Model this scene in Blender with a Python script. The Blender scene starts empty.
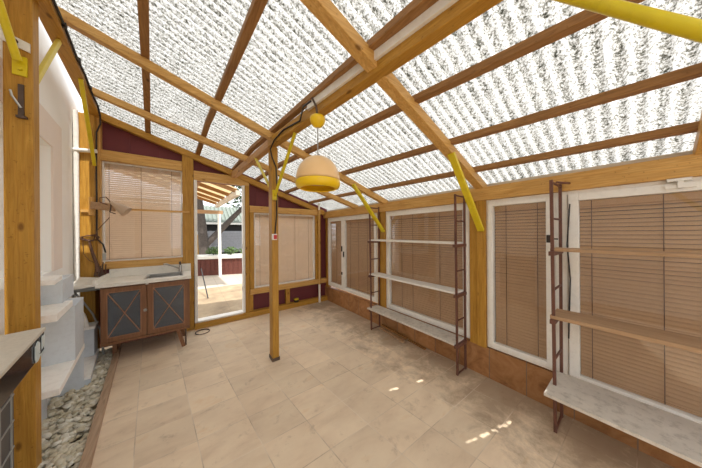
import bpy, bmesh, math, random
from mathutils import Vector, Matrix
random.seed(7)
sc = bpy.context.scene
COL = sc.collection
PI = math.pi

# ------------------------------------------------------------------ helpers
def srgb(r, g, b):
    def f(c):
        c /= 255.0
        return c / 12.92 if c <= 0.04045 else ((c + 0.055) / 1.055) ** 2.4
    return (f(r), f(g), f(b), 1.0)

class MB:
    """collects shapes that become one mesh object (world coordinates)"""
    def __init__(self):
        self.v, self.f, self.s = [], [], []
    def add(self, vs, fs, smooth=False):
        n = len(self.v)
        self.v += [tuple(p) for p in vs]
        self.f += [tuple(i + n for i in q) for q in fs]
        self.s += [smooth] * len(fs)
        return self
    def hexa(self, p):           # 8 points: bottom ring 0-3, top ring 4-7
        return self.add(p, [(3, 2, 1, 0), (4, 5, 6, 7), (0, 1, 5, 4), (1, 2, 6, 5), (2, 3, 7, 6), (3, 0, 4, 7)])
    def box(self, x0, x1, y0, y1, z0, z1):
        return self.hexa([(x0, y0, z0), (x1, y0, z0), (x1, y1, z0), (x0, y1, z0),
                          (x0, y0, z1), (x1, y0, z1), (x1, y1, z1), (x0, y1, z1)])
    def prism(self, poly, z0, z1):   # plan polygon
        n = len(poly)
        vs = [(x, y, z0) for x, y in poly] + [(x, y, z1) for x, y in poly]
        fs = [tuple(range(n - 1, -1, -1)), tuple(range(n, 2 * n))]
        fs += [(i, (i + 1) % n, n + (i + 1) % n, n + i) for i in range(n)]
        return self.add(vs, fs)
    def yprism(self, poly, y0, y1):  # (x,z) polygon pushed along y
        n = len(poly)
        vs = [(x, y0, z) for x, z in poly] + [(x, y1, z) for x, z in poly]
        fs = [tuple(range(n)), tuple(range(2 * n - 1, n - 1, -1))]
        fs += [(i, n + i, n + (i + 1) % n, (i + 1) % n) for i in range(n)]
        return self.add(vs, fs)
    def bar(self, a, b, w, h, up=(0, 0, 1), bottom=False):
        """rectangular bar from a to b; w sideways, h along up; bottom=True: a,b lie on the underside"""
        a, b = Vector(a), Vector(b)
        d = (b - a).normalized()
        s = d.cross(Vector(up)).normalized()
        u = s.cross(d).normalized()
        o0, o1 = (0, h) if bottom else (-h / 2, h / 2)
        p = []
        for o in (o0, o1):
            for e, k in ((a, -1), (a, 1), (b, 1), (b, -1)):
                p.append(e + s * (k * w / 2) + u * o)
        return self.hexa(p)
    def tube(self, pts, r, n=8, cap=True):
        pts = [Vector(p) for p in pts]
        rs = r if isinstance(r, (list, tuple)) else [r] * len(pts)
        rings = []
        ref = None
        for i, p in enumerate(pts):
            t = (pts[min(i + 1, len(pts) - 1)] - pts[max(i - 1, 0)]).normalized()
            if ref is None:
                ref = t.orthogonal().normalized()
            ref = (ref - t * ref.dot(t))
            ref = ref.normalized() if ref.length > 1e-6 else t.orthogonal().normalized()
            q = t.cross(ref)
            rings.append([p + (ref * math.cos(2 * PI * k / n) + q * math.sin(2 * PI * k / n)) * rs[i] for k in range(n)])
        vs = [v for g in rings for v in g]
        fs = []
        for i in range(len(rings) - 1):
            for k in range(n):
                a, b = i * n + k, i * n + (k + 1) % n
                fs.append((a, b, b + n, a + n))
        self.add(vs, fs, True)
        if cap:
            self.add(rings[0], [tuple(range(n - 1, -1, -1))])
            self.add(rings[-1], [tuple(range(n))])
        return self
    def lathe(self, prof, c, n=40):
        vs, fs = [], []
        for r, z in prof:
            for k in range(n):
                a = 2 * PI * k / n
                vs.append((c[0] + r * math.cos(a), c[1] + r * math.sin(a), c[2] + z))
        for i in range(len(prof) - 1):
            for k in range(n):
                a, b = i * n + k, i * n + (k + 1) % n
                fs.append((a, b, b + n, a + n))
        return self.add(vs, fs, True)
    def build(self, name, mat, parent=None, bevel=0.0):
        me = bpy.data.meshes.new(name)
        o0 = Vector((0, 0, 0))
        if parent is not None:
            p = parent
            while p is not None:
                o0 = o0 + p.location
                p = p.parent
        me.from_pydata([tuple(Vector(v) - o0) for v in self.v], [], self.f)
        me.polygons.foreach_set('use_smooth', self.s)
        me.update()
        me.materials.append(mat)
        o = bpy.data.objects.new(name, me)
        COL.objects.link(o)
        if parent is not None:
            o.parent = parent
        if bevel:
            m = o.modifiers.new('bevel', 'BEVEL')
            m.width = bevel; m.segments = 2; m.limit_method = 'ANGLE'; m.angle_limit = 0.6
        return o

def tag(o, label, cat, group=None, kind=None):
    o['label'] = label; o['category'] = cat
    if group: o['group'] = group
    if kind: o['kind'] = kind
    return o
def thing(name, label, cat, loc, group=None):
    o = bpy.data.objects.new(name, None)
    o.empty_display_size = 0.05
    COL.objects.link(o); o.location = loc
    return tag(o, label, cat, group)
def structure(o, label, cat):
    return tag(o, label, cat, None, 'structure')

# ------------------------------------------------------------------ materials
class NT:
    def __init__(self, name):
        self.m = bpy.data.materials.new(name); self.m.use_nodes = True
        self.t = self.m.node_tree; self.t.nodes.clear()
        self.out = self.n('ShaderNodeOutputMaterial')
    def n(self, typ, **kw):
        nd = self.t.nodes.new(typ)
        for k, v in kw.items(): setattr(nd, k, v)
        return nd
    def l(self, a, b): self.t.links.new(a, b)
    def val(self, sock, v):
        if hasattr(v, 'is_output') or hasattr(v, 'links'): self.l(v, sock)
        else: sock.default_value = v
    def math(self, op, a, b=0.0, c=None, clamp=False):
        nd = self.n('ShaderNodeMath', operation=op, use_clamp=clamp)
        self.val(nd.inputs[0], a); self.val(nd.inputs[1], b)
        if c is not None: self.val(nd.inputs[2], c)
        return nd.outputs[0]
    def coord(self, scale=(1, 1, 1)):
        tc = self.n('ShaderNodeTexCoord'); mp = self.n('ShaderNodeMapping')
        mp.inputs['Scale'].default_value = scale
        # world position so that copies and parts share one grain field
        geo = self.n('ShaderNodeNewGeometry')
        self.l(geo.outputs['Position'], mp.inputs['Vector'])
        self.t.nodes.remove(tc)
        return mp.outputs['Vector']
    def noise(self, vec, scale, detail=4, rough=0.55, dist=0.0):
        nd = self.n('ShaderNodeTexNoise')
        self.l(vec, nd.inputs['Vector'])
        nd.inputs['Scale'].default_value = scale; nd.inputs['Detail'].default_value = detail
        nd.inputs['Roughness'].default_value = rough; nd.inputs['Distortion'].default_value = dist
        return nd.outputs['Fac']
    def ramp(self, fac, stops, interp='LINEAR'):
        nd = self.n('ShaderNodeValToRGB'); r = nd.color_ramp; r.interpolation = interp
        while len(r.elements) < len(stops): r.elements.new(0.5)
        for e, (p, c) in zip(r.elements, stops):
            e.position = p; e.color = c
        self.l(fac, nd.inputs['Fac'])
        return nd.outputs['Color']
    def mix(self, f, a, b, mode='MIX'):
        nd = self.n('ShaderNodeMix', data_type='RGBA', blend_type=mode)
        self.val(nd.inputs[0], f); self.val(nd.inputs[6], a); self.val(nd.inputs[7], b)
        return nd.outputs[2]
    def bsdf(self, color, rough=0.6, metal=0.0, spec=0.4, bump=None, bstr=0.2, bdist=0.01):
        p = self.n('ShaderNodeBsdfPrincipled')
        self.val(p.inputs['Base Color'], color); self.val(p.inputs['Roughness'], rough)
        p.inputs['Metallic'].default_value = metal
        p.inputs['Specular IOR Level'].default_value = spec
        if bump is not None:
            b = self.n('ShaderNodeBump'); b.inputs['Strength'].default_value = bstr
            b.inputs['Distance'].default_value = bdist
            self.l(bump, b.inputs['Height']); self.l(b.outputs['Normal'], p.inputs['Normal'])
        return p.outputs['BSDF']
    def done(self, sh):
        self.l(sh, self.out.inputs['Surface']); return self.m

def wood(name, c1, c2, c3, axis, rough=0.45, knots=True):
    t = NT(name)
    st = [9, 9, 9]; st[axis] = 0.7
    v = t.coord(tuple(st))
    g = t.noise(v, 5.0, 6, 0.6, 1.2)
    col = t.ramp(g, [(0.25, c3), (0.5, c1), (0.75, c2)])
    fine = [70, 70, 70]; fine[axis] = 2.0
    g2 = t.noise(t.coord(tuple(fine)), 2.0, 2)
    col = t.mix(0.35, col, t.ramp(g2, [(0.3, (0.55, 0.55, 0.55, 1)), (0.7, (1.1, 1.1, 1.1, 1))]), 'MULTIPLY')
    if knots:
        ks = [4.0, 4.0, 4.0]; ks[axis] = 1.7
        vo = t.n('ShaderNodeTexVoronoi'); t.l(t.coord(tuple(ks)), vo.inputs['Vector']); vo.inputs['Scale'].default_value = 2.2
        k = t.ramp(vo.outputs['Distance'], [(0.06, (0.28, 0.2, 0.15, 1)), (0.13, (1, 1, 1, 1))])
        col = t.mix(0.8, col, k, 'MULTIPLY')
        sp = t.noise(t.coord((1, 1, 1)), 55, 2)
        col = t.mix(0.5, col, t.ramp(sp, [(0.27, (0.4, 0.35, 0.3, 1)), (0.34, (1, 1, 1, 1))]), 'MULTIPLY')
    return t.done(t.bsdf(col, rough, spec=0.3, bump=g2, bstr=0.12, bdist=0.004))

def plain(name, c, rough=0.6, metal=0.0, spec=0.4, var=0.12, scale=9.0, dirt=0.0):
    t = NT(name)
    n = t.noise(t.coord(), scale, 5, 0.6)
    lo = tuple(x * (1 - var) for x in c[:3]) + (1,); hi = tuple(min(1, x * (1 + var)) for x in c[:3]) + (1,)
    col = t.ramp(n, [(0.3, lo), (0.7, hi)])
    if dirt:
        d = t.noise(t.coord((1, 1, 1)), 23, 6, 0.7)
        col = t.mix(dirt, col, t.ramp(d, [(0.36, (0.32, 0.28, 0.24, 1)), (0.5, (1, 1, 1, 1))]), 'MULTIPLY')
    return t.done(t.bsdf(col, rough, metal, spec, bump=n, bstr=0.08, bdist=0.004))

AMB = (srgb(182, 134, 52), srgb(198, 152, 66), srgb(158, 110, 38))
HON = (srgb(208, 162, 92), srgb(224, 182, 114), srgb(186, 136, 68))
BRN = (srgb(152, 110, 64), srgb(170, 128, 80), srgb(128, 88, 48))
M = {}
for i, ax in enumerate('XYZ'):
    M['amber' + ax] = wood('amber_timber_' + ax.lower(), *AMB, i)
    M['honey' + ax] = wood('honey_timber_' + ax.lower(), *HON, i)
    M['brown' + ax] = wood('brown_timber_' + ax.lower(), *BRN, i, 0.6)
M['tanbeam'] = wood('pale_old_timber', srgb(196, 150, 100), srgb(210, 168, 120), srgb(172, 126, 78), 1)
M['greywoodY'] = wood('weathered_board', srgb(206, 194, 176), srgb(224, 214, 198), srgb(178, 164, 146), 1, 0.7, False)
M['tanwoodY'] = wood('tan_board', srgb(176, 142, 108), srgb(190, 160, 126), srgb(150, 118, 86), 1, 0.6, False)
M['shelf_grey'] = plain('dusty_white_board', srgb(206, 198, 186), 0.55, var=0.1, scale=6, dirt=0.35)
M['shelf_white'] = plain('white_board', srgb(232, 228, 220), 0.5, var=0.05, dirt=0.12)
M['white'] = plain('white_paint', srgb(236, 233, 226), 0.5, var=0.03, dirt=0.10)
M['pvc'] = plain('white_plastic', srgb(232, 229, 222), 0.4, var=0.03, dirt=0.15)
M['wallwhite'] = plain('white_plaster', srgb(250, 249, 246), 0.8, var=0.02, scale=3)
M['wallcream'] = plain('cream_surround', srgb(240, 228, 218), 0.8, var=0.02, scale=3)
M['step'] = plain('painted_concrete', srgb(206, 213, 220), 0.7, var=0.04, dirt=0.1)
M['tread'] = plain('white_tread', srgb(250, 248, 244), 0.6, var=0.03, dirt=0.12)
M['darkboard'] = plain('dark_brown_boards', srgb(70, 52, 40), 0.8, var=0.2)
M['maroon'] = plain('maroon_board', srgb(104, 44, 48), 0.6, var=0.1, scale=5)
M['yellow'] = plain('yellow_enamel', srgb(216, 194, 26), 0.35, spec=0.5, var=0.06, dirt=0.15)
M['yellowpale'] = plain('pale_yellow_enamel', srgb(226, 208, 92), 0.4, var=0.06, dirt=0.1)
M['cupyellow'] = plain('yellow_plastic', srgb(236, 196, 20), 0.3, spec=0.5, var=0.03)
M['rust'] = plain('brown_steel', srgb(104, 68, 56), 0.5, spec=0.4, var=0.2, dirt=0.2)
M['steel'] = plain('brushed_steel', srgb(190, 188, 184), 0.28, metal=0.9, var=0.05)
M['darksteel'] = plain('dark_steel', srgb(92, 76, 66), 0.5, metal=0.3, var=0.2)
M['black'] = plain('black_plastic', srgb(34, 30, 28), 0.45, var=0.2)
M['wire'] = plain('brown_wire', srgb(96, 66, 48), 0.6, var=0.2)
M['cabinet'] = wood('cabinet_veneer', srgb(130, 90, 62), srgb(144, 102, 72), srgb(112, 76, 52), 2, 0.45, False)
M['cabtrim'] = wood('pale_glazing_bar', srgb(156, 112, 80), srgb(168, 124, 92), srgb(140, 98, 68), 2, 0.5, False)
M['counter'] = plain('counter_laminate', srgb(226, 222, 212), 0.4, var=0.05, dirt=0.12)
M['red'] = plain('red_plastic', srgb(190, 40, 40), 0.35, var=0.05)
M['blue'] = plain('blue_strip', srgb(70, 108, 160), 0.6, var=0.05)
M['slate'] = plain('slate_grey', srgb(70, 70, 72), 0.5, var=0.15)
M['grey'] = plain('grey_pipe_plastic', srgb(160, 160, 156), 0.5, var=0.05)
M['peachlamp'] = plain('peach_plastic', srgb(236, 196, 140), 0.3, spec=0.5, var=0.02)
M['beige'] = plain('beige_lamp_metal', srgb(188, 164, 140), 0.4, var=0.05)
M['edging'] = wood('edging_board', srgb(178, 150, 124), srgb(192, 164, 138), srgb(150, 122, 98), 1, 0.8, False)

def floor_mat():
    t = NT('terracotta_beige_tiles')
    geo = t.n('ShaderNodeNewGeometry'); sep = t.n('ShaderNodeSeparateXYZ')
    t.l(geo.outputs['Position'], sep.inputs[0])
    x, y = sep.outputs[0], sep.outputs[1]
    # grid follows the house wall, a few degrees off the window wall
    u = t.math('DIVIDE', t.math('SUBTRACT', t.math('ADD', x, t.math('MULTIPLY', t.math('SUBTRACT', y, 0.9), 0.105)), 1.065), 0.312)
    w = t.math('DIVIDE', t.math('SUBTRACT', t.math('ADD', y, t.math('MULTIPLY', x, 0.025)), 0.926), 0.2885)
    def line(k, wd):
        f = t.math('FRACT', k)
        d = t.math('MINIMUM', f, t.math('SUBTRACT', 1.0, f))
        return t.math('LESS_THAN', d, wd)
    jit = t.noise(t.coord(), 30, 2)
    wd = t.math('ADD', 0.003, t.math('MULTIPLY', jit, 0.012))
    grout = t.math('MAXIMUM', line(u, wd), line(w, wd))
    cell = t.n('ShaderNodeCombineXYZ')
    t.l(t.math('FLOOR', u), cell.inputs[0]); t.l(t.math('FLOOR', w), cell.inputs[1])
    wn = t.n('ShaderNodeTexWhiteNoise', noise_dimensions='3D'); t.l(cell.outputs[0], wn.inputs['Vector'])
    off = t.n('ShaderNodeVectorMath', operation='MULTIPLY_ADD')
    t.l(wn.outputs['Color'], off.inputs[0]); off.inputs[1].default_value = (7, 7, 7); t.l(geo.outputs['Position'], off.inputs[2])
    mp = t.n('ShaderNodeMapping'); mp.inputs['Scale'].default_value = (1.0, 2.2, 1); t.l(off.outputs[0], mp.inputs['Vector'])
    n = t.noise(mp.outputs[0], 2.6, 5, 0.6, 0.3)
    col = t.ramp(n, [(0.25, srgb(214, 190, 162)), (0.45, srgb(230, 208, 180)), (0.6, srgb(236, 216, 188)), (0.80, srgb(226, 190, 146))])
    big = t.noise(t.coord(), 1.1, 4, 0.6)
    col = t.mix(0.5, col, t.ramp(big, [(0.35, (0.80, 0.78, 0.76, 1)), (0.65, (1.05, 1.04, 1.02, 1))]), 'MULTIPLY')
    tone = t.math('ADD', 0.93, t.math('MULTIPLY', wn.outputs['Value'], 0.12))
    tn = t.n('ShaderNodeCombineColor'); [t.l(tone, tn.inputs[i]) for i in range(3)]
    col = t.mix(1.0, col, tn.outputs[0], 'MULTIPLY')
    st = t.noise(t.coord((1, 1, 1)), 6, 10, 0.78, 0.2)     # walked-in dirt
    col = t.mix(0.7, col, t.ramp(st, [(0.30, (0.55, 0.50, 0.46, 1)), (0.44, (1, 1, 1, 1))]), 'MULTIPLY')
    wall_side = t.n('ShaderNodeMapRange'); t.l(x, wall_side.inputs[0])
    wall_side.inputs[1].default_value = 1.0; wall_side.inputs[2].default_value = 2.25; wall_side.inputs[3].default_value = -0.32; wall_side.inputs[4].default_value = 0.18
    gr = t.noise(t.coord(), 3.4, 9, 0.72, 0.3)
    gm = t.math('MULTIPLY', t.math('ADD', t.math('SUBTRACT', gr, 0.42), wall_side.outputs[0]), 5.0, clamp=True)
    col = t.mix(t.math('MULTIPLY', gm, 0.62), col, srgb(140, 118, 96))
    gn = t.noise(t.coord(), 2.5, 3)
    gcol = t.ramp(gn, [(0.40, srgb(232, 216, 196)), (0.60, srgb(160, 138, 116))])
    col = t.mix(t.math('MULTIPLY', grout, 0.6), col, gcol)
    h = t.math('SUBTRACT', t.math('MULTIPLY', n, 0.25), grout)
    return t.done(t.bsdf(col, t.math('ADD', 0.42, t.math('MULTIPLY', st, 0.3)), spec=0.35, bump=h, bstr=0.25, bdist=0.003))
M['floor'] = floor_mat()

def sill_mat():
    t = NT('terracotta_sill_tiles')
    geo = t.n('ShaderNodeNewGeometry'); sep = t.n('ShaderNodeSeparateXYZ'); t.l(geo.outputs['Position'], sep.inputs[0])
    u = t.math('DIVIDE', t.math('SUBTRACT', sep.outputs[1], 0.853), 0.283)
    f = t.math('FRACT', u); d = t.math('MINIMUM', f, t.math('SUBTRACT', 1.0, f))
    g = t.math('LESS_THAN', d, 0.014)
    n = t.noise(t.coord(), 7, 6, 0.65, 0.8)
    col = t.ramp(n, [(0.3, srgb(132, 88, 52)), (0.5, srgb(168, 120, 76)), (0.72, srgb(186, 140, 96))])
    wn = t.n('ShaderNodeTexWhiteNoise', noise_dimensions='1D'); t.l(t.math('FLOOR', u), wn.inputs['W'])
    tone = t.math('ADD', 0.85, t.math('MULTIPLY', wn.outputs['Value'], 0.25))
    tn = t.n('ShaderNodeCombineColor'); [t.l(tone, tn.inputs[i]) for i in range(3)]
    col = t.mix(1.0, col, tn.outputs[0], 'MULTIPLY')
    col = t.mix(t.math('MULTIPLY', g, 0.8), col, srgb(120, 104, 90))
    return t.done(t.bsdf(col, 0.45, spec=0.4, bump=t.math('SUBTRACT', n, g), bstr=0.2, bdist=0.003))
M['sill'] = sill_mat()

PITCH = 0.0635
def roof_mat():
    t = NT('weathered_translucent_corrugated_sheet')
    geo = t.n('ShaderNodeNewGeometry'); sep = t.n('ShaderNodeSeparateXYZ'); t.l(geo.outputs['Position'], sep.inputs[0])
    ph = t.math('MULTIPLY', sep.outputs[1], 2 * PI / PITCH)
    tr = t.math('MULTIPLY_ADD', t.math('SINE', ph), -0.5, 0.5)        # 1 in the lower troughs, where lichen sits
    wob = t.noise(t.coord((0.6, 1, 1)), 6, 3)
    s1 = t.noise(t.coord((1, 1.0, 1)), 62, 4, 0.7)
    s2 = t.noise(t.coord((0.8, 1.0, 1)), 98, 3, 0.75)
    film = t.math('SUBTRACT', 1.0, t.math('MULTIPLY', t.math('MULTIPLY', tr, wob), 0.40))
    fc = t.n('ShaderNodeCombineColor'); [t.l(film, fc.inputs[k]) for k in range(3)]
    col = t.mix(1.0, fc.outputs[0], (0.78, 0.775, 0.755, 1), 'MULTIPLY')
    fine = t.math('ADD', s2, t.math('MULTIPLY', tr, 0.05))
    col = t.mix(1.0, col, t.ramp(fine, [(0.42, (1, 1, 1, 1)), (0.50, (0.86, 0.855, 0.83, 1)), (0.56, (0.58, 0.57, 0.54, 1)), (0.64, (0.24, 0.23, 0.20, 1))]), 'MULTIPLY')
    dens = t.math('ADD', s1, t.math('ADD', t.math('MULTIPLY', tr, 0.10), t.math('MULTIPLY', wob, 0.12)))
    col = t.mix(1.0, col, t.ramp(dens, [(0.66, (1, 1, 1, 1)), (0.71, (0.50, 0.49, 0.45, 1)), (0.78, (0.14, 0.14, 0.12, 1))]), 'MULTIPLY')
    bl = t.noise(t.coord((1.4, 1, 1)), 26, 2, 0.5)                    # bigger moss clots
    col = t.mix(t.math('MULTIPLY', t.math('GREATER_THAN', bl, 0.70), 0.8), col, (0.09, 0.09, 0.07, 1))
    dif = t.n('ShaderNodeBsdfDiffuse'); trn = t.n('ShaderNodeBsdfTranslucent')
    t.l(col, dif.inputs['Color']); t.l(col, trn.inputs['Color'])
    mx = t.n('ShaderNodeMixShader'); mx.inputs[0].default_value = 0.62
    t.l(dif.outputs[0], mx.inputs[1]); t.l(trn.outputs[0], mx.inputs[2])
    return t.done(mx.outputs[0])
M['roof'] = roof_mat()

def blind_mat(name, c, trans=0.3):
    t = NT(name)
    n = t.noise(t.coord((1, 1, 1)), 6, 3)
    col = t.ramp(n, [(0.3, tuple(k * 0.93 for k in c[:3]) + (1,)), (0.7, c)])
    dif = t.n('ShaderNodeBsdfDiffuse'); trn = t.n('ShaderNodeBsdfTranslucent')
    t.l(col, dif.inputs['Color']); t.l(col, trn.inputs['Color'])
    mx = t.n('ShaderNodeMixShader'); mx.inputs[0].default_value = trans
    t.l(dif.outputs[0], mx.inputs[1]); t.l(trn.outputs[0], mx.inputs[2])
    return t.done(mx.outputs[0])
M['blindpale'] = blind_mat('peach_blind_slats', srgb(226, 204, 178), 0.34)
M['blindtan'] = blind_mat('tan_blind_slats', srgb(202, 166, 130), 0.10)
M['cream_sheet'] = blind_mat('cream_pergola_sheet', srgb(240, 226, 198), 0.6)

def glass_mat(name, tint=(1, 1, 1, 1), refl=1.0):
    t = NT(name)
    tr = t.n('ShaderNodeBsdfTransparent'); tr.inputs['Color'].default_value = tint
    gl = t.n('ShaderNodeBsdfGlossy'); gl.inputs['Roughness'].default_value = 0.02
    fr = t.n('ShaderNodeFresnel'); gg = t.n('ShaderNodeNewGeometry')
    t.l(t.math('MULTIPLY_ADD', gg.outputs['Backfacing'], 1 / 1.5 - 1.5, 1.5), fr.inputs['IOR'])   # thin pane: same reflection from both sides
    mx = t.n('ShaderNodeMixShader'); t.l(t.math('MULTIPLY', fr.outputs[0], refl, clamp=True), mx.inputs[0])
    t.l(tr.outputs[0], mx.inputs[1]); t.l(gl.outputs[0], mx.inputs[2])
    return t.done(mx.outputs[0])
M['glass'] = glass_mat('window_glass', (0.97, 0.97, 0.97, 1), 1.0)
def smoke_mat():
    t = NT('dusty_smoked_cabinet_glass')
    tr = t.n('ShaderNodeBsdfTransparent'); tr.inputs['Color'].default_value = (0.5, 0.52, 0.54, 1)
    p = t.bsdf(srgb(128, 132, 138), 0.18, spec=0.6)
    mx = t.n('ShaderNodeMixShader'); mx.inputs[0].default_value = 0.42
    t.l(tr.outputs[0], mx.inputs[1]); t.l(p, mx.inputs[2])
    return t.done(mx.outputs[0])
M['smoke'] = smoke_mat()

def gravel_mat():
    t = NT('pale_limestone')
    oi = t.n('ShaderNodeNewGeometry')
    n = t.noise(t.coord(), 30, 5, 0.6)
    col = t.ramp(oi.outputs['Random Per Island'], [(0.0, srgb(196, 186, 160)), (0.35, srgb(228, 220, 198)), (0.7, srgb(214, 208, 192)), (1.0, srgb(244, 240, 228))])
    col = t.mix(0.5, col, t.ramp(n, [(0.3, (0.5, 0.48, 0.44, 1)), (0.65, (1, 1, 1, 1))]), 'MULTIPLY')
    return t.done(t.bsdf(col, 0.85, spec=0.2, bump=n, bstr=0.4, bdist=0.006))
M['gravel'] = gravel_mat()
M['soil'] = plain('dark_soil', srgb(96, 88, 74), 0.95, var=0.3, scale=40)

def ground_mat():
    t = NT('pale_terrace_slabs')
    geo = t.n('ShaderNodeNewGeometry'); sep = t.n('ShaderNodeSeparateXYZ'); t.l(geo.outputs['Position'], sep.inputs[0])
    f1 = t.math('FRACT', t.math('MULTIPLY', sep.outputs[0], 1.6)); f2 = t.math('FRACT', t.math('MULTIPLY', sep.outputs[1], 1.6))
    g = t.math('MAXIMUM', t.math('LESS_THAN', f1, 0.02), t.math('LESS_THAN', f2, 0.02))
    n = t.noise(t.coord(), 3, 6, 0.65)
    col = t.ramp(n, [(0.3, srgb(138, 120, 98)), (0.55, srgb(166, 147, 120)), (0.75, srgb(184, 166, 138))])
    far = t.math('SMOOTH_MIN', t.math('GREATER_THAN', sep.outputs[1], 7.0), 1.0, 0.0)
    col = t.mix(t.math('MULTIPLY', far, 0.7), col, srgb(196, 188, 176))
    col = t.mix(t.math('MULTIPLY', g, 0.4), col, srgb(130, 116, 98))
    return t.done(t.bsdf(col, 0.8, spec=0.2, bump=n, bstr=0.15))
M['terrace'] = ground_mat()
M['brickred'] = plain('red_brown_boards', srgb(98, 54, 44), 0.7, var=0.2, scale=12)
M['clap'] = plain('grey_white_boards', srgb(140, 141, 145), 0.7, var=0.1)
M['bark'] = plain('grey_bark', srgb(80, 72, 66), 0.9, var=0.3, scale=14, dirt=0.3)
M['leaf'] = plain('green_leaves', srgb(74, 98, 46), 0.6, var=0.35, scale=8)
M['greenroof'] = plain('green_weathered_roof', srgb(86, 96, 84), 0.6, var=0.2)
M['shedroof'] = plain('grey_green_corrugated_roof', srgb(122, 130, 120), 0.6, var=0.15)
M['stonecap'] = plain('pale_stone_cap', srgb(224, 220, 210), 0.8, var=0.06)
M['yellowpost'] = plain('ochre_board', srgb(186, 140, 46), 0.6, var=0.1)

def stick_mat():
    t = NT('glossy_black_fascia')
    n = t.noise(t.coord(), 4, 4)
    col = t.ramp(n, [(0.3, srgb(30, 30, 34)), (0.7, srgb(58, 52, 50))])
    return t.done(t.bsdf(col, 0.16, spec=0.6))
M['fascia'] = stick_mat()
M['stonetop'] = plain('speckled_stone_top', srgb(206, 200, 188), 0.45, var=0.08, scale=60)
M['paper'] = plain('torn_white_paper', srgb(206, 218, 222), 0.8, var=0.1, scale=30)

# ------------------------------------------------------------------ roof geometry functions
def xL(y): return -0.72 - 0.107 * (y - 3.87)
def zL(y): return 2.9 - 0.16 * max(0.0, y - 3.0)
def hw(y): return -1.06 - 0.107 * (y - 3.95)      # face of the house wall
def R(x, y):                 # underside of the rafters
    return 1.80 + (zL(y) - 1.80) * (2.28 - x) / (2.28 - xL(y))
RH, PH = 0.07, 0.045         # rafter and purlin depth

# ------------------------------------------------------------------ the setting
b = MB(); b.prism([(2.30, -1.3), (2.30, 4.02), (-0.745, 4.02), (-0.745, 3.9), (-0.19, -1.3)], -0.08, 0.0)
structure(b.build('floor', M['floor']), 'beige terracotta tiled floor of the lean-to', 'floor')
b = MB(); b.box(-30, 30, -20, 40, -0.3, -0.085)
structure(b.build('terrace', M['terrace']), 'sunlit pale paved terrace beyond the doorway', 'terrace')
b = MB(); b.prism([(-0.19, -1.3), (-0.745, 3.9), (-0.745, 4.02), (-1.1, 4.02), (-0.5, -1.3)], -0.085, -0.055)
structure(b.build('ground_bed', M['soil']), 'dark soil under the gravel strip', 'ground')

# corrugated roof sheets, with a few narrow cracks that let the sun through
SUN = Vector((0.05, -0.55, 1.0))
spots = [(1.462, 1.548, .684, .657), (1.581, 1.656, .646, .625), (1.691, 1.723, .613, .602), (1.755, 1.83, .598, .576), (1.845, 1.889, .572, .556),
         (1.406, 1.493, 1.322, 1.294), (1.69, 1.758, 1.241, 1.223)]
def up_to_roof(x, y):
    z = 2.0
    for _ in range(8):
        z = R(x + SUN.x * z, y + SUN.y * z) + RH + PH + 0.012
    return x + SUN.x * z, y + SUN.y * z
holes = []
for x0, x1, ya, yb in spots:
    p, q = up_to_roof(x0, ya), up_to_roof(x1, yb)
    for i in range(2):
        f0, f1 = i / 2, (i + 1) / 2
        xa, xb = p[0] + (q[0] - p[0]) * f0, p[0] + (q[0] - p[0]) * f1
        holes.append((xa, xb, (p[1] + (q[1] - p[1]) * (f0 + f1) / 2)))
xs = sorted({-9.0, 2.42} | {round(h[0], 4) for h in holes} | {round(h[1], 4) for h in holes})
N = 8
y0r, y1r = -1.6, 4.06
ny = int((y1r - y0r) / PITCH * N)
vs, fs = [], []
for j in range(ny + 1):
    y = y0r + j * PITCH / N
    for x in xs:
        xx = hw(y) + (0.11 if y > 2.75 else 0.025) if x < -5 else x
        vs.append((xx, y, R(xx, y) + RH + PH + 0.011 + 0.0105 * math.sin(2 * PI * y / PITCH)))
nx = len(xs)
for j in range(ny):
    yc = y0r + (j + 0.5) * PITCH / N
    for i in range(nx - 1):
        xc = (xs[i] + xs[i + 1]) / 2
        if any(h[0] - 1e-4 <= xc <= h[1] + 1e-4 and abs(yc - h[2]) < 0.0085 for h in holes):
            continue
        fs.append((j * nx + i, j * nx + i + 1, (j + 1) * nx + i + 1, (j + 1) * nx + i))
b = MB(); b.add(vs, fs, True)
structure(b.build('ceiling', M['roof']), 'translucent corrugated roof sheets speckled with grey lichen', 'roof')

# back wall (maroon boards) with two window openings and a doorway
def trim_top(x): return 2.860 - 0.334 * (x + 0.787)
b = MB()
YB0, YB1 = 3.965, 4.02
cols = [(-0.96, -0.855, []), (-0.855, -0.08, [(1.06, 2.30)]), (-0.08, 0.06, []), (0.06, 0.73, [(0.0, 2.19)]), (0.73, 0.87, []),
        (0.87, 2.02, [(0.42, 1.76)]), (2.02, 2.34, [])]
for x0, x1, op in cols:
    z = 0.0
    for a, c in op:
        if a > z: b.box(x0, x1, YB0, YB1, z, a)
        z = c
    b.yprism([(x0, z), (x1, z), (x1, R(x1, 4.0) + RH + PH - 0.002), (x0, R(x0, 4.0) + RH + PH - 0.002)], YB0, YB1)
for x in (-0.62, -0.33, 0.30, 0.55, 0.92, 1.10, 1.36, 1.62, 1.88):      # joints between the boards
    zlo = 2.44 if x < 0.05 else (2.33 if x < 0.8 else 1.86)
    b.box(x - 0.006, x + 0.006, 3.958, YB0, zlo, trim_top(x) - 0.12)
structure(b.build('wall_back', M['maroon']), 'maroon boarded end wall under the sloping roof', 'wall')

# right-hand low wall and the rest of the glazed side
b = MB(); b.box(2.28, 2.42, -1.3, 4.02, 0.0, 0.285)
structure(b.build('wall_right', M['sill']), 'low wall of brown terracotta tiles under the windows', 'wall')

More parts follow.
